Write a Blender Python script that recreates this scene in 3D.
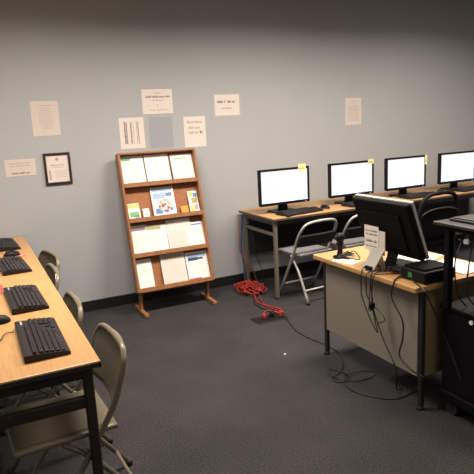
import bpy, bmesh, math, random
from mathutils import Vector, Matrix
random.seed(7)
S = bpy.context.scene
for o in list(bpy.data.objects):
    bpy.data.objects.remove(o, do_unlink=True)
COL = S.collection

# ------------------------------------------------------------------ camera
F_PX, PITCH, YAW, ROLL, CAM_H, CAM_D = 551.5, 0.2029, 0.4454, 0.0509, 1.578, 4.842
fw = Vector((math.sin(YAW)*math.cos(PITCH), math.cos(YAW)*math.cos(PITCH), -math.sin(PITCH)))
rt = Vector((math.cos(YAW), -math.sin(YAW), 0))
dn = fw.cross(rt)
r2 = math.cos(ROLL)*rt + math.sin(ROLL)*dn
d2 = -math.sin(ROLL)*rt + math.cos(ROLL)*dn
cam = bpy.data.cameras.new('camera')
cam.sensor_width = 36; cam.lens = F_PX/474*36; cam.clip_start = .05
camo = bpy.data.objects.new('camera', cam)
m = Matrix((r2, -d2, -fw)).transposed().to_4x4()
m.translation = Vector((0, -CAM_D, CAM_H))
camo.matrix_world = m
COL.objects.link(camo); S.camera = camo

# ------------------------------------------------------------------ world, lights, exposure
w = bpy.data.worlds.new('world'); S.world = w; w.use_nodes = True
w.node_tree.nodes['Background'].inputs[0].default_value = (.9, .88, .9, 1)
w.node_tree.nodes['Background'].inputs[1].default_value = .02
def area(loc, size, power, color, spread=170, sy=None):
    l = bpy.data.lights.new('ceiling_lamp', 'AREA'); l.shape = 'RECTANGLE'
    l.size = size; l.size_y = sy or size; l.energy = power; l.color = color; l.spread = math.radians(spread)
    o = bpy.data.objects.new('ceiling_lamp', l); o.location = loc; COL.objects.link(o)
    return o
WARM = (1, .87, .75)
CEIL = 2.85
LAMPS = [(0.6, -1.8, 48), (2.5, -1.8, 58), (4.4, -1.8, 38), (1.6, -4.0, 7), (3.4, -4.2, 4), (-1.0, -1.8, 9), (0.9, -6.0, 7), (5.0, -4.2, 4)]
for x, y, p in LAMPS:
    area((x, y, CEIL-.045), 1.1, p, WARM, 160, .56)
S.view_settings.view_transform = 'Standard'; S.view_settings.look = 'None'
S.view_settings.gamma = 1; S.view_settings.use_curve_mapping = False
S.view_settings.exposure = .45

# ------------------------------------------------------------------ materials
def mat(name, col, rough=.6, metal=0., noise=0., nscale=30., bump=0., bscale=200., emit=None, es=1., alpha=None, spec=.5, col2=None):
    m = bpy.data.materials.new(name); m.use_nodes = True
    nt = m.node_tree; b = nt.nodes['Principled BSDF']
    b.inputs['Base Color'].default_value = (*col, 1); b.inputs['Roughness'].default_value = rough
    b.inputs['Metallic'].default_value = metal; b.inputs['Specular IOR Level'].default_value = spec
    tc = nt.nodes.new('ShaderNodeTexCoord')
    if noise or col2:
        n = nt.nodes.new('ShaderNodeTexNoise'); n.inputs['Scale'].default_value = nscale; n.inputs['Detail'].default_value = 6
        nt.links.new(tc.outputs['Object'], n.inputs['Vector'])
        r = nt.nodes.new('ShaderNodeValToRGB'); r.color_ramp.elements[0].position = .3; r.color_ramp.elements[1].position = .7
        c2 = col2 or tuple(c*(1+noise) for c in col)
        c1 = col if col2 else tuple(c*(1-noise) for c in col)
        r.color_ramp.elements[0].color = (*c1, 1); r.color_ramp.elements[1].color = (*c2, 1)
        nt.links.new(n.outputs['Fac'], r.inputs['Fac']); nt.links.new(r.outputs['Color'], b.inputs['Base Color'])
    if bump:
        n2 = nt.nodes.new('ShaderNodeTexNoise'); n2.inputs['Scale'].default_value = bscale; n2.inputs['Detail'].default_value = 3
        nt.links.new(tc.outputs['Object'], n2.inputs['Vector'])
        bp = nt.nodes.new('ShaderNodeBump'); bp.inputs['Strength'].default_value = bump; bp.inputs['Distance'].default_value = .004
        nt.links.new(n2.outputs['Fac'], bp.inputs['Height']); nt.links.new(bp.outputs['Normal'], b.inputs['Normal'])
    if emit:
        b.inputs['Emission Color'].default_value = (*emit, 1); b.inputs['Emission Strength'].default_value = es
    if alpha is not None: b.inputs['Alpha'].default_value = alpha
    return m
def wood(name, c1, c2, scale=(1, 12, 12), rough=.45):
    m = mat(name, c1, rough); nt = m.node_tree; b = nt.nodes['Principled BSDF']
    tc = nt.nodes.new('ShaderNodeTexCoord'); mp = nt.nodes.new('ShaderNodeMapping'); mp.inputs['Scale'].default_value = scale
    n = nt.nodes.new('ShaderNodeTexNoise'); n.inputs['Scale'].default_value = 6; n.inputs['Detail'].default_value = 8; n.inputs['Distortion'].default_value = .6
    r = nt.nodes.new('ShaderNodeValToRGB'); r.color_ramp.elements[0].position = .3; r.color_ramp.elements[1].position = .7
    r.color_ramp.elements[0].color = (*c1, 1); r.color_ramp.elements[1].color = (*c2, 1)
    nt.links.new(tc.outputs['Object'], mp.inputs['Vector']); nt.links.new(mp.outputs[0], n.inputs['Vector'])
    nt.links.new(n.outputs['Fac'], r.inputs['Fac']); nt.links.new(r.outputs['Color'], b.inputs['Base Color'])
    return m
M = dict(
    wall=mat('painted_wall', (.41, .43, .448), .75, noise=.02, nscale=2, bump=.08, bscale=260),
    ceiling=mat('ceiling_tile', (.45, .43, .40), .9, noise=.05, nscale=60),
    base=mat('black_rubber_base', (.010, .010, .013), .5),
    oak=wood('maple_laminate', (.45, .245, .09), (.54, .315, .13), (1.5, 14, 14), .4),
    oak_y=wood('maple_laminate_long', (.45, .245, .09), (.54, .315, .13), (14, 1.5, 14), .4),
    rack=wood('brown_wood', (.25, .105, .042), (.37, .165, .07), (10, 3, 3), .4),
    rackback=wood('orange_brown_backing', (.30, .115, .045), (.40, .165, .065), (3, 8, 8), .6),
    edge=mat('black_edge', (.03, .025, .022), .45),
    brownmetal=mat('brown_metal', (.04, .030, .025), .4, .3),
    beigemetal=mat('beige_metal', (.17, .15, .12), .45, .2),
    chair=mat('beige_enamel', (.20, .175, .125), .33, .15, noise=.03),
    chairgrey=mat('grey_enamel', (.48, .47, .46), .35, .4),
    panelgrey=mat('dark_vinyl', (.022, .024, .028), .6, spec=.3),
    seatgrey=mat('grey_seat', (.22, .22, .23), .5),
    rubber=mat('rubber', (.02, .02, .02), .7),
    black=mat('black_plastic', (.006, .006, .007), .5, spec=.22),
    black2=mat('black_matte', (.004, .004, .005), .75, spec=.12),
    key=mat('key_plastic', (.014, .011, .013), .5, spec=.35),
    kbody=mat('keyboard_plastic', (.010, .008, .010), .45, spec=.35),
    screen=mat('lit_screen', (.1, .1, .11), .3, emit=(.95, .94, 1), es=.72),
    task=mat('lit_taskbar', (.5, .6, .8), .3, emit=(.55, .66, .95), es=1.0),
    icon=mat('lit_icons', (.1, .15, .3), .3, emit=(.12, .2, .45), es=.8),
    yellow=mat('yellow_note', (.78, .73, .34), .8),
    ink=mat('ink', (.19, .175, .18), .8),
    inksoft=mat('soft_ink', (.44, .39, .38), .8), faint=mat('faint_ink', (.62, .60, .57), .8),
    paper=mat('paper', (.74, .68, .63), .8, noise=.02),
    paperdim=mat('paper_dim', (.64, .57, .53), .8, noise=.03, nscale=60),
    paperwhite=mat('brochure_paper', (.88, .87, .83), .7, noise=.02),
    sleeve=mat('plastic_sleeve', (.50, .50, .50), .2),
    bluesheet=mat('blue_grey_sheet', (.345, .37, .415), .35),
    frame=mat('black_frame', (.035, .02, .02), .35),
    green=mat('green_print', (.18, .48, .2), .7), blue=mat('blue_print', (.13, .25, .55), .7),
    lblue=mat('light_blue_print', (.35, .5, .75), .7), red=mat('red_print', (.6, .07, .06), .7),
    orange=mat('orange_card', (.85, .33, .06), .7), purple=mat('mauve_print', (.3, .2, .28), .7),
    olive=mat('olive_print', (.4, .4, .15), .7), ygreen=mat('yellow_green_print', (.55, .58, .18), .7),
    navy=mat('navy_print', (.04, .05, .12), .7), peach=mat('peach_print', (.75, .45, .3), .7),
    cord=mat('orange_red_cord', (.34, .03, .018), .5), cable=mat('black_cable', (.012, .012, .013), .5),
    bluecable=mat('blue_cable', (.035, .06, .16), .5), redcable=mat('dull_red_cable', (.22, .05, .035), .5),
    deskpanel=mat('beige_desk_panel', (.235, .215, .175), .5, noise=.02),
    deskside=mat('tan_desk_side', (.25, .19, .10), .5, noise=.02),
    darkmetal=mat('dark_metal', (.036, .035, .038), .45, .5),
    silver=mat('silver_plastic', (.50, .48, .45), .4, .2),
    cart=mat('black_cart', (.003, .003, .004), .65, spec=.15), carttop=mat('cart_top', (.03, .027, .027), .45),
    white=mat('white_plastic', (.8, .8, .8), .4), greenst=mat('green_sticker', (.02, .22, .07), .5),
    darkfloor=mat('floor_plate', (.012, .012, .012), .5, .3),
    steel=mat('steel', (.45, .45, .45), .3, .8),
    lamp=mat('lamp_diffuser', (.9, .9, .9), .5, emit=(1, .85, .7), es=2.0),
)
def carpet():
    m = bpy.data.materials.new('carpet'); m.use_nodes = True; nt = m.node_tree; b = nt.nodes['Principled BSDF']
    b.inputs['Roughness'].default_value = .95; b.inputs['Specular IOR Level'].default_value = .15
    tc = nt.nodes.new('ShaderNodeTexCoord')
    def nz(s, d, ca, cb, lo, hi):
        n = nt.nodes.new('ShaderNodeTexNoise'); n.inputs['Scale'].default_value = s; n.inputs['Detail'].default_value = d
        nt.links.new(tc.outputs['Object'], n.inputs['Vector'])
        r = nt.nodes.new('ShaderNodeValToRGB'); r.color_ramp.elements[0].position = lo; r.color_ramp.elements[1].position = hi
        r.color_ramp.elements[0].color = (*ca, 1); r.color_ramp.elements[1].color = (*cb, 1)
        nt.links.new(n.outputs['Fac'], r.inputs['Fac']); return n, r
    n1, r1 = nz(150, 4, (.016, .0158, .019), (.064, .061, .065), .35, .65)
    n2, r2_ = nz(3, 3, (.88, .88, .88), (1.1, 1.1, 1.1), .35, .65)
    mx = nt.nodes.new('ShaderNodeMix'); mx.data_type = 'RGBA'; mx.blend_type = 'MULTIPLY'; mx.inputs[0].default_value = 1
    nt.links.new(r1.outputs['Color'], mx.inputs[6]); nt.links.new(r2_.outputs['Color'], mx.inputs[7])
    nt.links.new(mx.outputs[2], b.inputs['Base Color'])
    bp = nt.nodes.new('ShaderNodeBump'); bp.inputs['Strength'].default_value = .6; bp.inputs['Distance'].default_value = .006
    nt.links.new(n1.outputs['Fac'], bp.inputs['Height']); nt.links.new(bp.outputs['Normal'], b.inputs['Normal'])
    return m
M['carpet'] = carpet()

# ------------------------------------------------------------------ mesh helpers
class MB:
    def __init__(s): s.bm = bmesh.new()
    def box(s, x0, x1, y0, y1, z0, z1, bev=0., seg=2, mtx=None):
        r = bmesh.ops.create_cube(s.bm, size=1)
        vs = r['verts']
        bmesh.ops.scale(s.bm, vec=(abs(x1-x0), abs(y1-y0), abs(z1-z0)), verts=vs)
        bmesh.ops.translate(s.bm, vec=((x0+x1)/2, (y0+y1)/2, (z0+z1)/2), verts=vs)
        if bev:
            es = list({e for v in vs for e in v.link_edges})
            r = bmesh.ops.bevel(s.bm, geom=es, offset=bev, segments=seg, affect='EDGES', profile=.5)
            vs = list({v for f in r['faces'] for v in f.verts} | {v for v in vs if v.is_valid})
        if mtx: bmesh.ops.transform(s.bm, matrix=mtx, verts=vs)
        return s
    def tube(s, pts, r=.01, n=8, close=False, smooth=0):
        P = [Vector(p) for p in pts]
        if smooth:
            if isinstance(r, (list, tuple)):
                r = [r[i//smooth]+(r[min(i//smooth+1, len(r)-1)]-r[i//smooth])*(i % smooth)/smooth for i in range((len(r)-1)*smooth+1)]
            P = spline(P, smooth, close)
        k = len(P); rings = []
        up = None
        for i, p in enumerate(P):
            a = P[i-1] if (i or close) else p; b = P[(i+1) % k] if (i < k-1 or close) else p
            t = (b-a)
            t = t.normalized() if t.length > 1e-9 else Vector((0, 0, 1))
            if up is None:
                up = Vector((0, 0, 1)) if abs(t.z) < .9 else Vector((0, 1, 0))
            sd = t.cross(up)
            if sd.length < 1e-6: sd = t.orthogonal()
            sd.normalize(); up = sd.cross(t).normalized()
            rr = r[i] if isinstance(r, (list, tuple)) else r
            rings.append([s.bm.verts.new(p+rr*(math.cos(2*math.pi*j/n)*sd+math.sin(2*math.pi*j/n)*up)) for j in range(n)])
        rng = range(k if close else k-1)
        for i in rng:
            A, B = rings[i], rings[(i+1) % k]
            for j in range(n): s.bm.faces.new((A[j], A[(j+1) % n], B[(j+1) % n], B[j])).smooth = True
        if not close:
            s.bm.faces.new(rings[0][::-1]); s.bm.faces.new(rings[-1])
        return s
    def cyl(s, c, r, h, n=20, r2=None):
        c = Vector(c)
        return s.tube([c, c+Vector((0, 0, h))], [r, r if r2 is None else r2], n)
    def prism(s, pts, d):
        a = [s.bm.verts.new(p) for p in pts]; b = [s.bm.verts.new(Vector(p)+Vector(d)) for p in pts]
        n = len(pts)
        s.bm.faces.new(a[::-1]); s.bm.faces.new(b)
        for i in range(n): s.bm.faces.new((a[i], a[(i+1) % n], b[(i+1) % n], b[i]))
        return s
    def grid(s, fn, nu, nv, th):
        """surface fn(u,v)->(point, normal) given thickness th"""
        T = [[None]*(nv+1) for _ in range(nu+1)]; B = [[None]*(nv+1) for _ in range(nu+1)]
        for i in range(nu+1):
            for j in range(nv+1):
                p, n = fn(i/nu, j/nv); p = Vector(p); n = Vector(n).normalized()
                T[i][j] = s.bm.verts.new(p+n*th/2); B[i][j] = s.bm.verts.new(p-n*th/2)
        for i in range(nu):
            for j in range(nv):
                s.bm.faces.new((T[i][j], T[i+1][j], T[i+1][j+1], T[i][j+1])).smooth = True
                s.bm.faces.new((B[i][j+1], B[i+1][j+1], B[i+1][j], B[i][j])).smooth = True
        for i in range(nu):
            s.bm.faces.new((T[i+1][0], T[i][0], B[i][0], B[i+1][0])); s.bm.faces.new((T[i][nv], T[i+1][nv], B[i+1][nv], B[i][nv]))
        for j in range(nv):
            s.bm.faces.new((T[0][j], T[0][j+1], B[0][j+1], B[0][j])); s.bm.faces.new((T[nu][j+1], T[nu][j], B[nu][j], B[nu][j+1]))
        return s
    def build(s, name, m, parent=None, label=None, loc=None):
        bmesh.ops.recalc_face_normals(s.bm, faces=s.bm.faces)
        me = bpy.data.meshes.new(name); s.bm.to_mesh(me); s.bm.free()
        me.materials.append(M[m] if isinstance(m, str) else m)
        o = bpy.data.objects.new(name, me); COL.objects.link(o)
        if parent: o.parent = parent
        if label: o['label'] = label
        if loc: o.location = loc
        return o
def spline(P, k=6, close=False):
    out = []; n = len(P)
    for i in range(n if close else n-1):
        p0 = P[(i-1) % n] if (i or close) else P[0]; p1 = P[i]; p2 = P[(i+1) % n]; p3 = P[(i+2) % n] if (i+2 < n or close) else P[-1]
        for j in range(k):
            t = j/k
            out.append(.5*((2*p1)+(-p0+p2)*t+(2*p0-5*p1+4*p2-p3)*t*t+(-p0+3*p1-3*p2+p3)*t**3))
    if not close: out.append(P[-1])
    return out
def tag(o, label, cat, group=None, kind=None):
    o['label'] = label; o['category'] = cat
    if group: o['group'] = group
    if kind: o['kind'] = kind
    return o
def empty(name, loc, rz=0, label=None, cat=None, group=None):
    o = bpy.data.objects.new(name, None); o.location = loc; o.rotation_euler = (0, 0, rz); o.empty_display_size = .1
    COL.objects.link(o)
    if label: tag(o, label, cat, group)
    return o
def kids(o): return [c for c in bpy.data.objects if c.parent == o]
def copy_tree(o, parent=None):
    ch = kids(o)
    c = o.copy(); COL.objects.link(c)
    if parent: c.parent = parent
    for k in ch: copy_tree(k, c)
    return c
def place(proto, first, loc, rz, label, cat, group=None):
    o = proto if first else copy_tree(proto)
    o.location = loc; o.rotation_euler = (0, 0, rz); tag(o, label, cat, group)
    return o
def struct(o): o['kind'] = 'structure'; return o

# ------------------------------------------------------------------ room
XL, XR, YF = -1.9, 6.2, -7.2
struct(MB().box(XL-.1, XR+.1, YF-.1, .1, -.1, 0).build('floor', 'carpet'))
struct(MB().box(XL-.1, XR+.1, YF-.1, .1, CEIL, CEIL+.1).build('ceiling', 'ceiling'))
struct(MB().box(XL-.1, XR+.1, 0, .1, 0, CEIL).build('wall_back', 'wall'))
struct(MB().box(XL-.1, XL, YF, 0, 0, CEIL).build('wall_left', 'wall'))
struct(MB().box(XR, XR+.1, YF, 0, 0, CEIL).build('wall_right', 'wall'))
struct(MB().box(XL-.1, XR+.1, YF-.1, YF, 0, CEIL).build('wall_front', 'wall'))
def baseb(name, x0, x1, y0, y1):
    struct(MB().box(x0, x1, y0, y1, 0, .095, .003, 1).build(name, 'base'))
baseb('baseboard_back', XL, XR, -.012, 0); baseb('baseboard_left', XL, XL+.012, YF, -.012)
baseb('baseboard_right', XR-.012, XR, YF, -.012); baseb('baseboard_front', XL+.012, XR-.012, YF, YF+.012)
for i, (x, y, p) in enumerate(LAMPS):
    L = empty('ceiling_light', (x, y, CEIL), 0, 'recessed ceiling light panel above the room, %s' % ['over the magazine rack', 'over the wall computers', 'over the far right computers', 'over the near left table', 'over the beige desk', 'left of the camera', 'behind the camera', 'over the right aisle'][i], 'ceiling light', 'ceiling lights')
    f = MB()
    f.box(-.58, .58, -.31, -.28, -.03, 0).box(-.58, .58, .28, .31, -.03, 0).box(-.58, -.55, -.28, .28, -.03, 0).box(.55, .58, -.28, .28, -.03, 0)
    f.build('frame', 'white', L)
    MB().box(-.55, .55, -.28, .28, -.02, -.012).build('diffuser', 'lamp', L)

# ------------------------------------------------------------------ text-like print
def print_rows(mb, x0, x1, z, h, y, words=None, align='c', dens=.75, th=.0006):
    """one line of small printed letters on a sheet facing -Y, between x0 and x1, base at z"""
    x = x0; wmin = h*.45
    while x < x1-wmin:
        n = random.randint(2, 8)
        for _ in range(n):
            lw = h*random.uniform(.4, .62)
            if x+lw > x1: break
            hh = h*random.choice([.66, .66, .7, 1])
            mb.box(x, x+lw*dens, y-th, y, z, z+hh)
            x += lw
        x += h*.45
def sheet(name, x, z, wd, ht, label, cat, m='paper', lines=(), group=None, tilt=0, margin=None):
    """paper on the back wall; origin at its lower left corner. lines: (x0frac,x1frac,zfrac,hfrac,material)"""
    o = empty(name, (x, -.0015, z), 0, label, cat, group); o.rotation_euler = (0, tilt, 0)
    MB().box(0, wd, -.0012, 0, 0, ht).build('page', m, o)
    if margin:
        mb = MB(); t = margin
        mb.box(-t, wd+t, -.0004, .0004, -t, ht+t); mb.build('plastic_sleeve', 'sleeve', o)
    by = {}
    for (a, b, zf, hf, mm) in lines: by.setdefault(mm, []).append((a, b, zf, hf))
    for mm, ls in by.items():
        mb = MB()
        for a, b, zf, hf in ls: print_rows(mb, a*wd, b*wd, zf*ht, hf*ht, -.0012)
        mb.build('printing', mm, o)
    return o
body = [(.25+abs(i-6)*.012, .80-abs(i-6)*.012, .78-i*.048, .02, 'inksoft') for i in range(13)]
sheet('notice', .5186, 1.5545, .219, .280, 'white letter-size notice of dense centred text, highest at far left of wall', 'notice', 'paperdim', [(.22, .8, .86, .03, 'inksoft')]+body)
sheet('notice', .2724, 1.2435, .236, .1365, 'small landscape sign left of the black framed certificate', 'notice', 'paperdim',
      [(.12, .85, .74, .09, 'inksoft'), (.15, .8, .58, .09, 'inksoft'), (.2, .82, .14, .11, 'ink')])
sheet('notice', 1.4543, 1.6964, .282, .2135, 'white landscape notice with bold heading, topmost above the magazine rack', 'notice', 'paper',
      [(.42, .62, .82, .05, 'inksoft'), (.12, .92, .66, .085, 'ink'), (.32, .72, .53, .06, 'inksoft'), (.48, .56, .32, .1, 'inksoft'), (.22, .82, .14, .05, 'inksoft')])
o = sheet('notice', 1.2305, 1.4055, .222, .2686, 'white sheet with dark vertical columns of print above left end of rack', 'notice', 'paper')
mb = MB()
for cx, cw in ((.22, .07), (.29, .05), (.47, .06), (.56, .015), (.70, .025), (.76, .035)):
    z = .17
    while z < .84:
        h_ = random.uniform(.012, .03)
        mb.box((cx-cw*.5)*.222, (cx+cw*random.uniform(.3, .6))*.222, -.0018, -.0012, z*.2686, (z+h_)*.2686); z += h_*1.35
mb.build('printing', 'ink', o)
mb = MB(); mb.box(.04, .19, -.0015, -.0012, .232, .234); mb.box(.04, .19, -.0015, -.0012, .04, .042); mb.build('ruling', 'inksoft', o)
o = sheet('notice', 1.5007, 1.3954, .2214, .2748, 'plain blue-grey sheet in clear sleeve, between two white papers above rack', 'notice', 'bluesheet', margin=.004)
sheet('notice', 1.8288, 1.3825, .2141, .278, 'white portrait sheet with three large lines above right end of rack', 'notice', 'paper',
      [(.15, .86, .78, .085, 'inksoft'), (.2, .8, .60, .085, 'inksoft'), (.2, .68, .44, .085, 'inksoft'), (.72, .9, .44, .1, 'ink')])
o = sheet('notice', 2.150, 1.658, .255, .190, 'white landscape sign with bold heading, right of the paper group above rack', 'notice', 'paper',
      [(.1, .46, .60, .13, 'ink'), (.52, .88, .60, .13, 'ink'), (.26, .74, .30, .1, 'inksoft')], margin=.016)
sheet('notice', 3.6442, 1.501, .2124, .2787, 'white portrait notice alone on wall above the second and third monitors', 'notice', 'paperdim',
      [(.4, .6, .86, .04, 'inksoft'), (.35, .65, .78, .02, 'inksoft')]+[(.14, .84, .70-i*.045, .018, 'inksoft') for i in range(13)])
# framed certificate
fr = empty('certificate', (.5712, -.002, 1.1517), 0, 'certificate in a black frame hanging low on the left wall section', 'certificate')
wd, ht, t = .216, .262, .02
MB().box(0, wd, -.016, 0, 0, t, .002).box(0, wd, -.016, 0, ht-t, ht, .002).box(0, t, -.016, 0, t, ht-t, .002).box(wd-t, wd, -.016, 0, t, ht-t, .002).build('frame', 'frame', fr)
MB().box(t, wd-t, -.006, -.001, t, ht-t).build('page', 'paper', fr)
mb = MB(); print_rows(mb, .05, .17, .155, .012, -.006); print_rows(mb, .06, .16, .14, .007, -.006)
for i in range(5): print_rows(mb, .085, .18, .11-i*.013, .005, -.006)
mb.box(.035, .05, -.0065, -.006, .04, .12); mb.build('printing', 'inksoft', fr)
MB().tube([(.108, -.0062, .21), (.108, -.0072, .21)], .014, 16).build('seal', 'inksoft', fr)

# ------------------------------------------------------------------ magazine rack
A = Vector((0, -.42, .21)); B_ = Vector((0, -.14, 1.38)); T = (B_-A).normalized(); N = Vector((0, T.z, -T.y))   # N points back to the wall
RX0, RX1 = 1.158, 1.870
def rp(x, l, off=0.): return Vector((x, 0, 0))+A+T*l+N*off       # point on rack: x, height along slope, depth behind its front
def rbox(mb, x0, x1, l0, l1, o0, o1, bev=0.):
    mt = Matrix(((1, 0, 0, 0), (0, T.y, N.y, A.y), (0, T.z, N.z, A.z), (0, 0, 0, 1)))
    return mb.box(x0, x1, l0, l1, o0, o1, bev, 1, mt)
rack = empty('magazine_rack', (0, 0, 0), 0, 'slanted four-tier brown wooden magazine rack against the back wall', 'magazine rack')
rbox(MB(), RX0, RX0+.02, 0, 1.205, 0, .095, .003).build('side_panel', 'rack', rack)
rbox(MB(), RX1-.02, RX1, 0, 1.205, 0, .095, .003).build('side_panel', 'rack', rack)
rbox(MB(), RX0+.02, RX1-.02, 0, 1.19, .072, .084).build('back_panel', 'rackback', rack)
rbox(MB(), RX0+.02, RX1-.02, 1.188, 1.203, 0.0, .09, .002).build('top_rail', 'rack', rack)
LEDGE = [.035, .335, .637, .94]
for l in LEDGE:
    s_ = MB(); rbox(s_, RX0+.02, RX1-.02, l-.032, l-.018, .012, .072); rbox(s_, RX0+.02, RX1-.02, l-.038, l, .0, .013, .002)
    s_.build('shelf', 'rack', rack)
for x in (RX0+.03, RX1-.055):
    lg = MB()
    a = rp(x, .06, .05); yf = -.40
    lg.prism([(x, yf+.055, .03), (x, yf+.10, .03), (x, a.y+.04, a.z), (x, a.y-.01, a.z)], (.022, 0, 0))
    lg.build('leg', 'rack', rack)
    ft = MB(); ft.box(x-.005, x+.03, -.50, -.17, 0, .035, .008); ft.build('foot', 'rack', rack)
cr = MB(); cr.box(RX0+.05, RX1-.05, -.335, -.315, .17, .2); cr.build('crossbar', 'rack', rack)

def leaflet(x0, x1, l0, l1, label, m='paperwhite', marks=(), name='leaflet', cat='leaflet', tilt=0., th=.004, off=.034, group=None):
    """sheet standing on a ledge, leaning back; marks: (u0,u1,v0,v1,material) blocks of print, or 't' text lines"""
    h = l1-l0; wd = x1-x0
    ang = math.atan2(.062-off, max(h, .15))
    t2 = (T*math.cos(ang)+N*math.sin(ang)); n2 = t2.cross(Vector((1, 0, 0))).normalized()
    if n2.y < 0: n2 = -n2
    o = bpy.data.objects.new(name, None); o.empty_display_size = .05; COL.objects.link(o)
    p = rp(x0, l0, off)
    X = Vector((1, 0, 0))
    ca, sa = math.cos(tilt), math.sin(tilt)
    X2 = X*ca+t2*sa; t3 = t2*ca-X*sa
    mm = Matrix((X2, n2, t3)).transposed().to_4x4(); mm.translation = p
    o.matrix_world = mm; tag(o, label, cat, group)
    MB().box(0, wd, 0, th, 0, h).build('page', m, o)
    by = {}
    for k in marks: by.setdefault(k[4], []).append(k)
    for mt, ks in by.items():
        mb = MB(); nm = 'picture'
        for k in ks:
            if len(k) > 5:
                nm = 'printing'; z = k[3]-.03
                while z > k[2]:
                    print_rows(mb, k[0]*wd, (k[1]-random.uniform(0, .15)*(k[1]-k[0]))*wd, z*h, .009 if k[5] == 't' else .006, 0)
                    z -= (.075 if k[5] == 't' else .05)*(.23/h if h > .1 else 2)
            else: mb.box(k[0]*wd, k[1]*wd, -.0005, 0, k[2]*h, k[3]*h)
        mb.build(nm, mt, o)
    return o
L1, L2, L3, L4 = LEDGE[3]-.018, LEDGE[2]-.018, LEDGE[1]-.018, LEDGE[0]-.018
G1 = 'leaflets on the magazine rack'
leaflet(1.182, 1.388, L1, 1.183, 'white leaflet with green heading patch, left end of the top tier', marks=[(.08, .45, .84, .92, 'green'), (.5, .9, .84, .9, 'faint', 's'), (.35, .9, .1, .78, 'faint', 's')], group=G1, tilt=.0)
leaflet(1.400, 1.620, L1, 1.183, 'plain white leaflet of faint text, middle of the top tier', marks=[(.2, .8, .15, .85, 'faint', 's')], group=G1)
leaflet(1.640, 1.847, L1, 1.172, 'white leaflet with pale green title line, right end of the top tier', marks=[(.15, .75, .82, .86, 'green'), (.15, .9, .1, .75, 'faint', 's')], group=G1)
leaflet(1.190, 1.293, L2, .772, 'small yellow-green topped card, left end of the second tier', marks=[(0, 1, .72, .95, 'ygreen'), (.1, .9, .2, .5, 'green'), (.5, .9, .1, .3, 'inksoft')], name='card', cat='card', group=G1)
leaflet(1.317, 1.375, L2, .715, 'tiny white card between small green card and blue-topped flyer', marks=[(.2, .8, .4, .5, 'inksoft')], name='card', cat='card', group=G1)
o = leaflet(1.412, 1.622, L2, .89, 'flyer with blue heading and colourful cartoon shapes, centre of second tier', marks=[(.06, .94, .86, .96, 'lblue'), (.06, .6, .62, .80, 'lblue'), (.62, .9, .68, .8, 'blue'),
    (.1, .4, .12, .3, 'blue'), (.62, .72, .48, .58, 'peach'), (.55, .66, .14, .24, 'red')], name='flyer', cat='flyer', group=G1)
mb = MB()
def blob(mb, u, v, r, y=-.0004): mb.tube([(u*.21, 0, v*.27), (u*.21, y, v*.27)], r, 12)
for u, v, r in ((.38, .5, .018), (.55, .56, .016), (.72, .44, .015)): blob(mb, u, v, r)
mb.build('picture', 'peach', o)
mb = MB()
for u, v, r in ((.45, .38, .017), (.3, .36, .012), (.66, .3, .015)): blob(mb, u, v, r, -.0008)
mb.build('picture', 'red', o)
mb = MB()
for u, v, r in ((.55, .42, .015), (.8, .25, .016), (.22, .24, .017), (.5, .2, .013)): blob(mb, u, v, r, -.0011)
mb.build('picture', 'blue', o)
mb = MB()
for u, v, r in ((.6, .3, .008), (.35, .25, .009), (.8, .38, .009)): blob(mb, u, v, r, -.0014)
mb.build('picture', 'ygreen', o)
leaflet(1.668, 1.736, L2, .70, 'small plain orange card right of the cartoon flyer', m='orange', name='card', cat='card', group=G1)
leaflet(1.752, 1.843, L2, .828, 'narrow leaflet with yellow and dark pictures, right end of second tier', marks=[(.1, .5, .75, .95, 'ygreen'), (.3, .9, .45, .7, 'olive'), (.55, .95, .72, .9, 'blue'), (.1, .45, .1, .35, 'ygreen'), (.5, .85, .15, .4, 'inksoft')], group=G1)
leaflet(1.188, 1.325, L3, .575, 'white leaflet with mauve and olive heading strip, left end of third tier', marks=[(.02, .98, .82, .94, 'purple'), (.1, .9, .15, .7, 'faint', 's')], group=G1, off=.044)
leaflet(1.300, 1.500, L3, .565, 'white leaflet with olive heading overlapping its neighbour on third tier', marks=[(.1, .75, .84, .95, 'olive'), (.1, .9, .15, .72, 'faint', 's'), (.1, .3, .02, .06, 'ink')], group=G1, tilt=-.03, off=.036)
leaflet(1.508, 1.735, L3, .596, 'tall plain white sheet in the middle of third tier', m='paper', marks=[(.1, .8, .1, .6, 'faint', 's')], group=G1, off=.040)
leaflet(1.690, 1.850, L3, .545, 'white leaflet with small blue heading, right end of third tier', marks=[(.3, .9, .88, .94, 'blue'), (.15, .9, .1, .78, 'faint', 's')], group=G1, off=.030)
leaflet(1.190, 1.325, L4, .28, 'narrow white leaflet alone at left end of bottom tier', marks=[(.2, .85, .3, .8, 'faint', 's')], group=G1)
leaflet(1.410, 1.632, L4, .298, 'cream text-filled leaflet in the middle of bottom tier', m='paper', marks=[(.1, .9, .05, .92, 'faint', 's'), (.1, .9, .86, .92, 'olive')], group=G1)
leaflet(1.642, 1.848, L4, .278, 'leaflet with navy picture and red foot, right end of bottom tier', marks=[(.08, .92, .80, .93, 'lblue'), (.1, .55, .70, .84, 'navy'), (.5, .8, .72, .79, 'navy'), (.02, .6, .02, .10, 'red'), (.1, .9, .2, .65, 'faint', 's')], group=G1)

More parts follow.
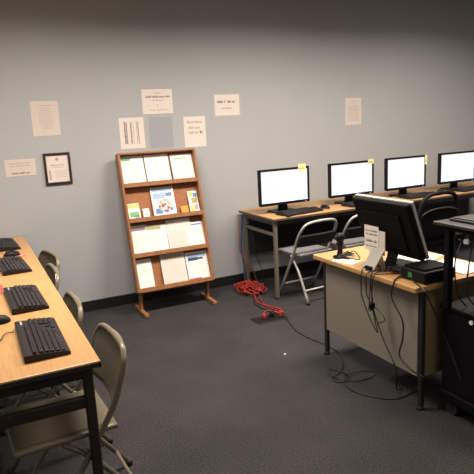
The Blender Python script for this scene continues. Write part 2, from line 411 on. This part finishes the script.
# ------------------------------------------------------------------ tables
def table(name, loc, rz, L, D, H, label, top, edgem, legm, group=None, modesty=False):
    """local: length along X from 0, depth along Y from 0 (front)"""
    t = empty(name, loc, rz, label, 'table', group)
    MB().box(0, L, 0, D, H-.022, H, .006, 2).build('tabletop', top, t)
    e = MB()
    for a in ((-.001, L+.001, -.001, .012), (-.001, L+.001, D-.012, D+.001), (-.001, .012, 0, D), (L-.012, L+.001, 0, D)): e.box(*a, H-.026, H-.006, .002, 1)
    e.build('edge_band', edgem, t)
    a = MB(); i = .03
    a.box(i, L-i, i, i+.02, H-.07, H-.023).box(i, L-i, D-i-.02, D-i, H-.07, H-.023)
    a.box(i, i+.02, i+.02, D-i-.02, H-.07, H-.023).box(L-i-.02, L-i, i+.02, D-i-.02, H-.07, H-.023)
    a.build('apron', 'edge' if modesty else legm, t)
    for x in (i-.002, L-i-.036):
        for y in (i-.002, D-i-.036):
            l = MB(); l.box(x, x+(.031 if modesty else .038), y, y+.036, .012, H-.023, .004, 1); l.build('leg', legm, t)
            MB().cyl((x+.019, y+.019, 0), .014, .013, 12).build('foot', 'rubber', t)
    for x in (i+.005, L-i-.03):
        MB().box(x, x+.024, i+.03, D-i-.03, H-(.175 if modesty else .19), H-.145, .003, 1).build('end_rail', legm, t)
    if modesty:
        MB().box(.08, L-.08, D-.06, D-.048, .30, H-.05).build('modesty_panel', 'panelgrey', t)
    return t
M['backedge'] = mat('brown_edge', (.10, .07, .05), .5)
table('computer_table', (2.325, -.715, 0), 0, 1.52, .675, .75, 'wood-topped computer table at back wall, left one of the two', 'oak', 'backedge', 'beigemetal', 'computer tables', True)
table('computer_table', (3.848, -.715, 0), 0, 1.60, .675, .75, 'wood-topped computer table at back wall, right one under far monitors', 'oak', 'backedge', 'beigemetal', 'computer tables', True)
# left row: long side faces +X.  local X -> world Y  (rz = +90deg): local Y -> -X
table('computer_table', (.344, -2.915, 0), math.pi/2, 1.345, .76, .757, 'wood-topped table nearest the camera at left, above folding chairs', 'oak', 'edge', 'brownmetal', 'computer tables')
table('computer_table', (.344, -1.563, 0), math.pi/2, 1.52, .76, .757, 'wood-topped table at left running up to the back wall', 'oak', 'edge', 'brownmetal', 'computer tables')

# ------------------------------------------------------------------ folding chairs
def metal_chair():
    c = empty('folding_chair', (0, 0, 0))
    W = .205
    path = [(-W, .20, .015), (-W, -.06, .40), (-W, -.145, .54), (-W+.004, -.19, .665), (-W+.03, -.207, .715), (-W+.08, -.214, .738), (0, -.217, .744)]
    path = path+[(-x, y, z) for x, y, z in path[-2::-1]]
    MB().tube(path, .0125, 10, smooth=4).build('back_frame', 'chair', c)
    r = MB(); r.tube([(-W+.025, .06, .415), (-W+.025, -.04, .33), (-W+.025, -.28, .015)], .0115, 8)
    r.build('rear_leg', 'chair', c)
    r = MB(); r.tube([(W-.025, .06, .415), (W-.025, -.04, .33), (W-.025, -.28, .015)], .0115, 8)
    r.build('rear_leg', 'chair', c)
    MB().tube([(-W, .15, .09), (W, .15, .09)], .009, 8).build('crossbar', 'chair', c)
    MB().tube([(-W+.025, -.225, .09), (W-.025, -.225, .09)], .009, 8).build('crossbar', 'chair', c)
    def back(u, v):
        x = (u-.5)*2; z = .515+.225*v
        wd = W+.004 - (max(0, v-.6)/.4)**2.5*.05
        yy = -.135-.075*min(1, (z-.5)/.25) - .028*(1-x*x)
        return (x*wd, yy, z), (-.30*x, 1, .3)
    MB().grid(back, 16, 10, .012).build('backrest', 'chair', c)
    s = MB(); s.box(-.19, .19, -.155, .235, .418, .44, .009, 3)
    s.build('seat', 'chair', c)
    s = MB(); s.box(-.165, .165, -.13, .21, .4405, .4445, .0018, 1); s.build('seat_pan', 'chair', c)
    for x, y in ((-W, .20), (W, .20), (-W+.025, -.28), (W-.025, -.28)):
        MB().cyl((x, y, 0), .017, .03, 10).build('foot', 'rubber', c)
    for x in (-W, W):
        b = MB(); b.tube([(x, -.07, .43), (x*.9, -.07, .43)], .01, 8); b.build('hinge', 'steel', c)
    return c
P0 = metal_chair()
G = 'beige folding chairs at the left tables'
R90 = math.pi/2
for i, (x, y, a, lab) in enumerate([
    (.455, -2.63, .05, 'beige metal folding chair nearest the camera, seat under near left table'),
    (.405, -2.03, .02, 'beige metal folding chair just behind the nearest one, at near left table'),
    (.405, -1.285, .03, 'beige metal folding chair tucked at far left table, third from the camera'),
    (.450, -.82, .18, 'beige metal folding chair closest to the back wall, at far left table')]):
    x, y = x-.217*math.cos(a), y-.217*math.sin(a)      # given by the middle of the backrest top
    place(P0, i == 0, (x, y, 0), R90+a, lab, 'chair', G)
def grey_chair():
    c = empty('folding_chair', (0, 0, 0)); W = .20
    path = [(-W+.01, .20, .015), (-W+.005, -.04, .42), (-W, -.10, .55), (-W+.006, -.155, .645), (-W+.035, -.185, .700), (-W+.09, -.198, .722), (0, -.201, .728)]
    path = path+[(-x, y, z) for x, y, z in path[-2::-1]]
    MB().tube(path, .0125, 10, smooth=4).build('back_frame', 'chairgrey', c)
    for s_ in (-1, 1):
        MB().tube([(s_*(W-.025), .02, .41), (s_*(W-.03), -.08, .27), (s_*(W-.035), -.20, .015)], .0115, 8, smooth=4).build('rear_leg', 'chairgrey', c)
        MB().cyl((s_*(W-.01), .2, 0), .017, .03, 10).build('foot', 'rubber', c)
        MB().cyl((s_*(W-.035), -.2, 0), .017, .03, 10).build('foot', 'rubber', c)
    MB().tube([(-W+.03, -.165, .12), (W-.03, -.165, .12)], .009, 8).build('crossbar', 'chairgrey', c)
    MB().tube([(-W+.01, .14, .12), (W-.01, .14, .12)], .009, 8).build('crossbar', 'chairgrey', c)
    def back(u, v):
        x = (u-.5)*2; z = .50+.11*v
        return (x*(W-.005), -.088-.09*v*.75-.02*(1-x*x), z), (-.2*x, 1, .4)
    MB().grid(back, 12, 6, .014).build('backrest', 'panelgrey', c)
    MB().box(-.18, .18, -.12, .22, .415, .44, .01, 3).build('seat', 'seatgrey', c)
    return c
P1 = grey_chair()
place(P1, True, (2.652, -.755, 0), .08, 'grey tubular folding chair in front of the leftmost wall monitor', 'chair', 'grey folding chairs at the back tables')
place(P1, False, (3.175, -.74, 0), .02, 'grey tubular folding chair half hidden behind desk, below the second wall monitor', 'chair', 'grey folding chairs at the back tables')

# ------------------------------------------------------------------ black stacking chair behind the desk
bc = empty('stacking_chair', (3.775, -.99, 0), .0, 'black chair with tall arched back frame, beyond the desk, before third wall monitor', 'chair')
W = .235
path = [(-W, -.19, .015), (-W, -.165, .42), (-W+.002, -.185, .62), (-W+.012, -.205, .745), (-W+.045, -.217, .828), (-W+.11, -.222, .868), (0, -.225, .88)]
path = path+[(-x, y, z) for x, y, z in path[-2::-1]]
MB().tube(path, .019, 10, smooth=5).build('back_frame', 'black', bc)
def pad(u, v):
    x = (u-.5)*2; z = .47+.265*v-.05*v*abs(x)**3
    return (x*(W-.01), -.165-.045*v-.015*(1-x*x), z), (-.1*x, 1, .15)
MB().grid(pad, 14, 8, .028).build('backrest', 'black2', bc)
pts = []
for i in range(13):
    x = (i/6-1); pts.append((x*(W-.015), -.225-.015*(1-x*x), .742-.05*abs(x)**3))
MB().tube(pts, .007, 8).build('backrest_edge_sheen', 'brownmetal', bc)  # light-brown reflection on the pad's top edge, put in as a coloured tube
MB().box(-.22, .22, -.15, .27, .42, .47, .02, 4).build('seat', 'black2', bc)
for s_ in (-1, 1):
    MB().tube([(s_*W, -.17, .415), (s_*W, .2, .415), (s_*W, .235, .38), (s_*W, .26, .015)], .012, 8).build('leg', 'black', bc)
    for y in (-.19, .26): MB().cyl((s_*W, y, 0), .02, .03, 10).build('foot', 'rubber', bc)
MB().tube([(-W, .2, .40), (W, .2, .40)], .010, 8).build('crossbar', 'black', bc)

# ------------------------------------------------------------------ monitors
def monitor():
    c = empty('monitor', (0, 0, 0)); W, z0, z1 = .267, .073, .407
    b = MB(); t = .021
    b.box(-W, W, -.012, .0, z0, z0+.026, .003, 1).box(-W, W, -.012, 0, z1-t, z1, .003, 1).box(-W, -W+t, -.012, 0, z0+.02, z1-.01, .003, 1).box(W-t, W, -.012, 0, z0+.02, z1-.01, .003, 1)
    b.build('bezel', 'black', c)
    MB().box(-W+.003, W-.003, -.001, .03, z0+.003, z1-.003, .006, 2).build('housing', 'black', c)
    MB().box(-.17, .17, .029, .05, z0+.05, z1-.06, .01, 2).build('back_cover', 'black', c)
    s = MB().box(-W+t, W-t, -.005, -.001, z0+.026, z1-t).build('screen', 'screen', c)
    MB().box(-W+t, W-t, -.0065, -.005, z0+.026, z0+.036).build('taskbar', 'task', s)
    ic = MB()
    for x in (-.23, -.215, -.2, .12, .135, .15, .19, .205): ic.box(x, x+.009, -.0075, -.0065, z0+.028, z0+.034)
    ic.build('icons', 'icon', s)
    MB().prism([(-.05, .035, .01), (.05, .035, .01), (.035, .03, .2), (-.035, .03, .2)], (0, .02, 0)).build('neck', 'black', c)
    MB().box(-.125, .125, -.035, .125, 0, .014, .006, 2).build('stand_base', 'black', c)
    MB().box(W-.05, W-.042, -.0135, -.012, z0+.008, z0+.012).build('power_light', 'task', c)
    return c
mon = monitor()
GM = 'lit monitors on the back tables'
for i, (x, y, a, lab) in enumerate([
    (2.597, -.47, .0, 'lit black monitor at left end of the back tables'),
    (3.362, -.47, .0, 'lit black monitor second from left on the back tables'),
    (4.068, -.455, .0, 'lit black monitor third from left on the back tables'),
    (4.80, -.455, .0, 'lit black monitor cut off by the right edge of the photo')]):
    o = place(mon, i == 0, (x, y, .750 if i < 2 else .742), a, lab, 'monitor', GM)
    o.location.z = .751
NOTE = [(2.742, 1.115, .082, .068, 0, 'yellow sticky note on top right corner of the leftmost wall monitor'),
        (3.553, 1.122, .07, .045, .0, 'yellow sticky note on top right corner of the second wall monitor'),
        (4.297, 1.06, .032, .10, 0, 'narrow yellow note on right edge of the third wall monitor')]
for x, z, wd, ht, t, lab in NOTE:
    n = empty('sticky_note', (x, -.4855, z), 0, lab, 'sticky note', 'sticky notes on monitors')
    MB().box(0, wd, 0, .001, 0, ht).build('note_sheet', 'yellow', n)
    mb = MB(); print_rows(mb, wd*.15, wd*.8, ht*.3, .012, 0); mb.build('printing', 'ink', n)

# ------------------------------------------------------------------ keyboards and mice
def keyboard():
    c = empty('keyboard', (0, 0, 0)); L, D = .43, .165
    b = MB(); b.prism([(-L/2, -D/2, 0), (-L/2, D/2, 0), (-L/2, D/2, .026), (-L/2, D/2-.012, .028), (-L/2, -D/2+.01, .016), (-L/2, -D/2, .012)], (L, 0, 0))
    b.build('body', 'kbody', c)
    k = MB()
    rows = [(-.066, .0155, .019), (-.0465, .0155, .0215), (-.027, .0155, .024), (-.0075, .0155, .0265), (.012, .0155, .029), (.037, .013, .032)]
    def key(x0, x1, y, d, z): k.box(x0, x1, y, y+d, z-.008, z+.003, .0015, 1)
    for ri, (y, d, z) in enumerate(rows):
        x = -L/2+.008; xe = .068
        if ri == 0:
            for wk in (.024, .02, .024, .115, .024, .02, .024):
                key(x, x+wk-.002, y, d, z); x += wk+.0012
        else:
            st = (.022, .03, .026, .02, .02)[ri-1]
            key(x, x+st, y, d, z); x += st+.002
            while x+.017 < xe-.017: key(x, x+.0165, y, d, z); x += .019
            key(x, xe, y, d, z)
        for q in range(3):
            if ri in (2,): continue
            if ri == 1 and q != 1: continue
            key(.074+q*.019, .0905+q*.019, y, d, z)
        if ri < 5:
            for q in range(4): key(.136+q*.019, .1525+q*.019, y, d, z)
    k.build('keys', 'key', c)
    lt = MB(); lt.box(.15, .2, .055, .062, .027, .0285); lt.build('status_strip', 'silver', c)
    return c
kb = keyboard()
GK = 'black keyboards on the left tables'
ZK = .7575
for i, (x, y, a, lab) in enumerate([
    (.176, -2.580, .0, 'black keyboard nearest the camera, on near left table'),
    (.174, -1.960, .03, 'black keyboard on near left table, second from the camera'),
    (.176, -1.150, .06, 'black keyboard on far left table, third from the camera'),
    (.180, -.390, .05, 'black keyboard on far left table, closest to the back wall')]):
    place(kb, i == 0, (x, y, ZK), R90+a, lab, 'keyboard', GK)
for i, (x, y, a, lab) in enumerate([
    (2.67, -.607, .15, 'black keyboard in front of the leftmost wall monitor'),
    (3.40, -.615, .04, 'black keyboard in front of the second wall monitor'),
    (4.13, -.60, .05, 'black keyboard in front of the third wall monitor'),
    (4.86, -.60, .05, 'black keyboard in front of the rightmost wall monitor')]):
    place(kb, False, (x, y, .7505), a, lab, 'keyboard', 'black keyboards on the back tables')
def mouse(m='black'):
    c = empty('computer_mouse', (0, 0, 0))
    s = MB(); bm = s.bm
    bmesh.ops.create_uvsphere(bm, u_segments=20, v_segments=12, radius=1)
    for v in bm.verts:
        z = v.co.z
        v.co.x *= .031*(1-.12*v.co.y); v.co.y *= .056; v.co.z = max(z, -.12)*.033*(1-.15*v.co.y)+.004
    for f in bm.faces: f.smooth = True
    s.build('shell', m, c)
    MB().tube([(-.003, .03, .031), (.003, .03, .031)], .007, 12).build('scroll_wheel', 'rubber', c)
    return c
mo = mouse()
place(mo, True, (.030, -2.255, ZK+.0005), R90, 'black mouse beside the nearest keyboard at left photo edge', 'mouse')
place(mo, False, (.195, -.80, ZK+.0005), R90+.2, 'black mouse between the two keyboards of the far left table', 'mouse')
place(mo, False, (2.985, -.55, .7512), .2, 'dark mouse between the first and second wall keyboards', 'mouse')
place(mo, False, (4.45, -.57, .7512), .2, 'dark mouse between the third and rightmost wall keyboards', 'mouse')
def card(x, y, wx, wy, z, m, lab, rz=0, name='card', cat='card', th=.002, marks=None):
    c = empty(name, (x, y, z), rz, lab, cat)
    MB().box(-wx/2, wx/2, -wy/2, wy/2, 0, th, .0005, 1).build('sheet', m, c)
    if marks: 
        mb = MB(); mb.box(-wx*.3, wx*.3, -wy*.35, -wy*.15, th, th+.0004); mb.build('printing', marks, c)
    return c
card(.045, -1.665, .085, .19, ZK, 'red', 'red card beside a keyboard on near left table, at photo edge', 0, marks='white')
card(.252, -.80, .03, .13, ZK, 'red', 'small red label by the far left table mouse', .2, marks='white')
def cable(name, pts, r, m, label, cat='cable', sm=6, group=None):
    return tag(MB().tube(pts, r, 7, smooth=sm).build(name, m), label, cat, group)
cable('cable', [(.085, -2.43, .762), (.05, -2.44, .765), (.02, -2.52, .763), (-.02, -2.47, .761), (-.15, -2.50, .761), (-.3, -2.4, .761)], .0022, 'cable', 'thin dark keyboard cable trailing off the nearest keyboard')
cable('cable', [(.03, -2.195, .765), (.01, -2.1, .761), (-.1, -2.05, .761), (-.25, -2.1, .761)], .002, 'cable', 'thin dark mouse cable on near left table')

# ------------------------------------------------------------------ desk at right
DX0, DX1, DY0, DY1, DZ = 1.968, 2.605, -2.797, -1.862, .708
dk = empty('desk', (0, 0, 0), 0, 'beige metal desk with wood top, covered in cables, at right', 'desk')
MB().box(DX0, DX1, DY0, DY1, DZ-.03, DZ, .005, 2).build('desktop', 'oak_y', dk)
for x in (2.045, 2.545):
    for y in (-2.785, -1.915):
        MB().box(x-.012, x+.014, y, y+.030, .02, DZ-.03, .004, 1).build('leg', 'darkmetal', dk)
        MB().cyl((x, y+.018, 0), .02, .022, 12).build('foot', 'rubber', dk)
MB().box(2.035, 2.05, -2.75, -1.91, .185, DZ-.031, .002, 1).build('front_panel', 'deskpanel', dk)
MB().box(2.07, 2.52, -2.765, -2.75, .185, DZ-.031, .002, 1).build('side_panel', 'deskside', dk, 'tan side panel')
MB().box(2.07, 2.52, -1.925, -1.91, .185, DZ-.031, .002, 1).build('side_panel', 'deskside', dk, 'tan side panel')
pd = MB().box(2.12, 2.54, -2.74, -2.36, .2, DZ-.032, .003, 1).build('drawer_unit', 'deskpanel', dk)
for k in range(3):
    MB().box(2.54, 2.555, -2.73, -2.37, .21+k*.155, .355+k*.155, .003, 1).box(2.555, 2.565, -2.6, -2.5, .275+k*.155, .29+k*.155).build('drawer', 'deskpanel', pd)

# monitor turned away from the camera, on the desk
tm = empty('monitor', (2.215, -2.42, DZ+.001), 0, 'black monitor seen from behind, on the beige desk', 'monitor')
mt = Matrix.Translation((-.095, -.005, .252)) @ Matrix.Rotation(-.36, 4, 'Y') @ Matrix.Rotation(math.pi/2, 4, 'Z')
# local frame of panel: x = width, y = depth (-y is the screen side, looking to +X), z up
def tb(x0, x1, y0, y1, z0, z1, bev, nm, m, par=tm, lab=None): return MB().box(x0, x1, y0, y1, z0, z1, bev, 2, mt).build(nm, m, par, lab)
tb(-.232, .232, -.004, .03, -.17, .17, .008, 'housing', 'black2')
tb(-.15, .15, .03, .038, -.12, .10, .003, 'back_cover', 'black2')
tb(-.235, .235, -.022, -.004, -.174, .174, .003, 'bezel', 'silver', lab='silver bezel edge')
tb(-.215, .215, -.024, -.021, -.15, .155, 0, 'screen', 'black2')
MB().prism([(-.10, -.03, .0), (-.10, .03, .0), (-.05, .03, .17), (-.05, -.03, .17)], (.03, 0, 0)).build('neck', 'black', tm)
MB().box(-.13, .09, -.11, .11, 0, .014, .006, 2).build('stand_base', 'black', tm)
# paper note taped to the back of it
sg = empty('notice', (0, 0, 0), 0, 'white paper notes hanging on the back of the desk monitor, above grey stand', 'notice')
sg.location = (2.072, -2.27, .795)
# hangs straight down from where it is taped; local x runs towards the camera (-Y)
sg.rotation_euler = (0, 0, -math.pi/2)
MB().box(.045, .178, -.0012, 0, .0, .140).build('page', 'paperdim', sg)
MB().box(0, .125, -.0030, -.0018, .012, .160).build('page', 'paper', sg)
mb = MB()
for z, h in ((.125, .011), (.105, .011), (.062, .016), (.035, .008)): print_rows(mb, .012, .115, z, h, -.0030)
mb.build('printing', 'ink', sg)
# silver stand with port
st = empty('document_stand', (2.03, -2.385, DZ), 0, 'light grey angled plate stand with black port, behind the desk monitor', 'stand')
mb = MB(); mb.prism([(-.035, -.045, 0), (-.035, .055, 0), (.022, .02, .125), (.022, -.08, .125)], (.008, 0, .002)); mb.build('plate', 'silver', st)
mb = MB(); mb.prism([(.022, -.05, .10), (.022, -.01, .10), (.055, -.01, 0), (.055, -.05, 0)], (.008, 0, 0)); mb.build('support', 'silver', st)
mb = MB(); mb.box(-.046, -.026, -.04, .012, .008, .03, .004, 2); mb.build('port', 'black', st)

bx = empty('label_printer', (2.125, -2.69, DZ), 0, 'small black box printer with green sticker on desk corner', 'printer')
MB().box(-.085, .13, -.10, .085, .004, .068, .010, 3).build('body', 'black', bx)
MB().box(-.07, .115, -.085, .07, .068, .080, .005, 3).build('lid', 'black2', bx)
MB().box(-.04, .09, -.09, .075, .066, .0715, .002, 1).build('paper_slot', 'darkmetal', bx)
MB().box(-.0865, -.085, -.005, .022, .022, .05).build('sticker', 'greenst', bx)
for x in (-.06, .1):
    for y in (-.08, .065): MB().cyl((x, y, 0), .01, .005, 8).build('foot', 'rubber', bx)

wc = empty('webcam', (2.045, -2.055, DZ), 0, 'small black upright gadget on far left corner of desk', 'gadget')
MB().box(-.035, .035, -.03, .03, 0, .02, .008, 2).build('base', 'black', wc)
MB().tube([(0, 0, .015), (.004, 0, .06), (0, -.002, .10)], [.02, .016, .026], 12, smooth=3).build('neck', 'black', wc)
s = MB(); bmesh.ops.create_uvsphere(s.bm, u_segments=16, v_segments=10, radius=.032)
bmesh.ops.translate(s.bm, vec=(0, -.004, .135), verts=s.bm.verts); s.build('head', 'black', wc)
MB().tube([(-.03, -.004, .137), (-.036, -.004, .137)], .013, 14).build('lens', 'darkmetal', wc)

card(2.03, -2.14, .10, .16, DZ+.0003, 'paperwhite', 'white paper slip under the cable tangle on the desk', .3, 'paper_sheet', 'paper')
card(2.43, -2.30, .216, .28, DZ+.0003, 'paperwhite', 'white sheet on the desk behind the black box', .4, 'paper_sheet', 'paper', .004)
card(2.455, -2.62, .23, .28, DZ+.0003, 'paperwhite', 'white papers on the desk seen through the cart', .1, 'paper_sheet', 'paper', .006)
card(2.075, -2.53, .05, .06, DZ+.0003, 'orange', 'small orange tag on desk beside the black box', .3)
GC = 'black cables over the end of the desk'
random.seed(3)
pts = [(2.03+random.uniform(-.035, .06), -2.16+random.uniform(-.06, .06), DZ+.008+random.uniform(0, .06)) for _ in range(16)]
cable('cable', pts, .0035, 'cable', 'tangled black cable heap on the desk beside the gadget', sm=5, group=GC)
random.seed(5)
cable('cable', [(2.08+random.uniform(-.04, .03), -2.53+random.uniform(-.04, .035), DZ+.008+random.uniform(0, .04)) for _ in range(12)], .004, 'cable', 'small black cable heap on desk between grey stand and black box', sm=5, group=GC)
cable('cable', [(2.0, -2.365, .727), (1.975, -2.372, .722), (1.952, -2.385, .69), (1.945, -2.392, .602), (1.945, -2.404, .555), (1.945, -2.477, .444), (1.945, -2.535, .389), (1.945, -2.512, .455), (1.945, -2.5, .533), (1.95, -2.47, .68), (1.985, -2.46, .722), (2.07, -2.5, .714)], .0035, 'cable', 'black cable hanging in a long loop, leftmost over the desk end', group=GC)
cable('cable', [(2.06, -2.43, .714), (1.99, -2.43, .716), (1.95, -2.435, .70), (1.938, -2.446, .615), (1.937, -2.465, .572), (1.937, -2.5, .533), (1.94, -2.581, .38), (1.945, -2.681, .24), (1.99, -2.64, .13), (2.05, -2.58, .03), (2.12, -2.55, .006)], .0035, 'cable', 'black cable dropping from desk edge diagonally to the floor', group=GC)
cable('cable', [(2.09, -2.45, .714), (1.99, -2.475, .716), (1.948, -2.48, .70), (1.93, -2.483, .561), (1.93, -2.485, .505), (1.93, -2.541, .537), (1.93, -2.613, .495), (1.93, -2.553, .461), (1.93, -2.506, .535), (1.945, -2.50, .70), (1.98, -2.52, .718), (2.08, -2.56, .714)], .003, 'cable', 'short bundled black cable loop hanging over the desk end', group=GC)
mb = MB(); mb.box(1.918, 1.952, -2.51, -2.49, .52, .555, .004, 1); tag(mb.build('cable_tie', 'black'), 'black cable tie clip bundling the hanging desk cables', 'cable tie')
cable('cable', [(2.10, -2.58, .714), (1.99, -2.63, .716), (1.958, -2.648, .70), (1.95, -2.644, .619), (1.95, -2.725, .52), (1.95, -2.73, .42), (1.95, -2.707, .312), (1.945, -2.80, .27), (1.975, -2.865, .245), (1.985, -2.835, .235)], .0045, 'cable', 'thick black cable snaking down the desk end towards the cart', group=GC)
cable('cable', [(2.158, -1.10, .006), (2.165, -1.154, .006), (2.092, -1.422, .006), (2.093, -1.613, .006), (2.126, -1.80, .006), (2.10, -1.98, .006), (1.974, -2.16, .006), (1.855, -2.222, .006), (1.858, -2.288, .006), (1.936, -2.294, .010), (1.95, -2.187, .014), (1.90, -2.12, .014), (1.86, -2.20, .016), (1.92, -2.323, .012), (2.046, -2.341, .006), (2.13, -2.30, .006), (2.06, -2.25, .012), (1.93, -2.26, .02), (1.863, -2.363, .008), (1.885, -2.488, .006), (1.994, -2.618, .006), (2.145, -2.609, .006), (2.2, -2.58, .006)], .0033, 'cable', 'long black power cable coiled on carpet by the desk')

# ------------------------------------------------------------------ floor box, orange cord
fp = empty('floor_outlet', (2.05, -1.08, 0), .0, 'dark metal floor outlet plate on the carpet with plugs', 'floor outlet')
MB().box(-.135, .135, -.075, .075, 0, .006, .002, 1).build('cover_plate', 'darkfloor', fp)
MB().box(-.02, .04, -.03, .04, .006, .012, .002, 1).build('hatch', 'black', fp)
def plug(x, y, rz, m, lab):
    c = empty('power_plug', (x, y, .012), rz, lab, 'plug')
    MB().box(-.016, .016, -.016, .016, 0, .034, .005, 2).build('plug_body', m, c)
    MB().tube([(0, 0, .033), (0, 0, .045)], [.012, .006], 10).build('strain_relief', m, c)
plug(2.005, -1.075, .2, 'cord', 'orange plug standing in the floor outlet, left one')
plug(2.075, -1.08, 0, 'black', 'black plug standing in the floor outlet, middle')
plug(2.145, -1.10, .3, 'cord', 'orange plug at right end of the floor outlet')
random.seed(11)
pts = []
for k in range(28):
    cx, cy = 2.23+random.uniform(-.05, .08), -.33+random.uniform(-.11, .10); rx, ry = random.uniform(.025, .065), random.uniform(.04, .095); a0 = random.uniform(0, 6)
    for q in range(9):
        a = a0+q*.75
        pts.append((cx+rx*math.cos(a)+random.uniform(-.015, .015), cy+ry*math.sin(a)+random.uniform(-.015, .015), .012+.085*random.random()*math.exp(-((cx+rx*math.cos(a)-2.25)**2+(cy+ry*math.sin(a)+.35)**2)/.02)+k*.0015))
pts += [(2.26, -.52, .02), (2.228, -.604, .01), (2.172, -.821, .01), (2.204, -.963, .01), (2.205, -1.06, .02), (2.18, -1.12, .04), (2.145, -1.10, .055)]
cable('extension_cord', pts, .0048, 'cord', 'tangled orange-red extension cord heap on carpet by the table leg', 'extension cord', 5)
cable('extension_cord', [(2.22, -.50, .03), (2.16, -.68, .009), (2.20, -.83, .009), (2.235, -.95, .009), (2.19, -1.03, .009), (2.12, -.99, .03), (2.03, -1.05, .06), (2.005, -1.075, .056)], .006, 'cord', 'thin orange cord running from the heap to the floor outlet', 'extension cord')
cable('cable', [(2.33, -.40, .01), (2.16, -.60, .006), (2.122, -.752, .006), (2.133, -.957, .006), (2.13, -1.03, .02), (2.09, -1.06, .07), (2.075, -1.08, .056)], .004, 'cable', 'black cable running beside orange cord to the floor outlet')
cable('cable', [(2.35, -.06, .70), (2.318, -.09, .5), (2.315, -.08, .35), (2.325, -.10, .2), (2.33, -.13, .012), (2.4, -.25, .008)], .009, 'bluecable', 'blue network cable hanging at left rear leg of back table')
cable('cable', [(2.33, -.05, .66), (2.29, -.10, .50), (2.28, -.12, .36), (2.31, -.17, .25), (2.37, -.21, .16), (2.39, -.23, .03), (2.30, -.28, .04)], .005, 'redcable', 'dull red cable dangling from back table towards orange cord')
cable('cable', [(2.37, -.06, .64), (2.38, -.2, .52), (2.40, -.24, .30), (2.44, -.27, .15), (2.42, -.30, .012), (2.34, -.42, .008)], .004, 'cable', 'black cable dangling under left end of back table')
mb = MB(); mb.box(-.007, .007, -.005, .005, 0, .001); tag(mb.build('paper_scrap', 'paperwhite', loc=(1.80, -1.745, .001)), 'tiny white paper scrap on the open carpet', 'scrap')

# ------------------------------------------------------------------ AV cart
ct = empty('av_cart', (2.06, -2.815, 0), -.03, 'black media cart on casters cut off by right photo edge', 'cart')
X1, Y1 = .80, -.52
MB().box(0, X1, Y1, 0, 1.034, 1.05, .004, 2).build('top_shelf', 'carttop', ct)
MB().box(.03, X1-.03, Y1+.03, -.03, 1.008, 1.034, .003, 1).build('top_frame', 'cart', ct)
for x in (.036, X1-.036-.035):
    for y in (-.075, Y1+.04):
        MB().box(x, x+.035, y, y+.035, .60, 1.01, .003, 1).build('post', 'cart', ct)
MB().box(.06, X1-.06, Y1+.02, -.02, .14, .60, .012, 2).build('cabinet', 'cart', ct)
MB().box(.05, X1-.05, Y1+.01, -.01, .59, .612, .004, 1).build('middle_shelf', 'cart', ct)
MB().box(.055, X1-.055, Y1+.015, -.015, .085, .14, .01, 2).build('base_frame', 'cart', ct)
MB().box(.12, X1-.12, Y1+.017, Y1+.022, .19, .56, .002, 1).build('door', 'cart', ct)
MB().tube([(.058, -.215, .568), (.050, -.215, .568)], .011, 14).build('lock', 'white', ct)
for x in (.10, X1-.10):
    for y in (-.07, Y1+.07):
        MB().tube([(x-.014, y, .04), (x+.014, y, .04)], .04, 18).build('caster', 'rubber', ct)
        MB().tube([(x-.017, y, .04), (x+.017, y, .04)], .018, 14).box(x-.02, x+.02, y-.012, y+.012, .06, .088).build('caster_hub', 'darkmetal', ct)
lp = empty('laptop', (2.34, -3.02, 1.0505), -.03, 'flat closed laptop with brownish lid lying on the black cart top', 'laptop')
MB().box(-.22, .18, -.16, .16, 0, .012, .005, 2).build('base', 'black', lp)
MB().box(-.205, .165, -.145, .145, .0125, .018, .003, 2).build('lid', 'carttop', lp)
cb = empty('adapter', (2.11, -2.985, .965), .2, 'small white connector dangling under the cart top', 'adapter')
MB().box(-.008, .008, -.014, .014, -.012, .012, .003, 1).build('plug_body', 'white', cb)
MB().tube([(0, .012, 0), (.03, .06, .0)], .005, 8).build('cable_end', 'cable', cb)
GCc = 'cables dangling from the cart'
for pts, lab in (([(2.16, -2.93, .99), (2.10, -2.95, .93), (2.074, -2.95, .863), (2.08, -2.95, .77), (2.10, -2.95, .691), (2.16, -2.95, .62)], 'black cable hanging between cart shelves, nearer the post'),
                 ([(2.18, -3.0, .99), (2.14, -2.99, .93), (2.13, -2.98, .80), (2.125, -2.98, .70), (2.18, -3.0, .62)], 'black cable hanging between cart shelves, nearer the photo edge'),
                 ([(2.09, -2.60, .713), (1.99, -2.82, .712), (2.0, -2.86, .66), (2.08, -2.90, .45), (2.095, -2.95, .33), (2.10, -2.99, .25)], 'thin black cable slanting from black box across the cart side')):
    cable('cable', pts, .004, 'cable', lab, group=GCc)
hb = empty('power_strip', (2.34, -3.0, .613), .1, 'black power adapter box on the cart middle shelf', 'adapter')
MB().box(-.12, .12, -.06, .06, 0, .05, .01, 2).build('body', 'black', hb)
MB().tube([(-.12, 0, .02), (-.15, 0, .02)], .007, 8).build('cable_end', 'cable', hb)
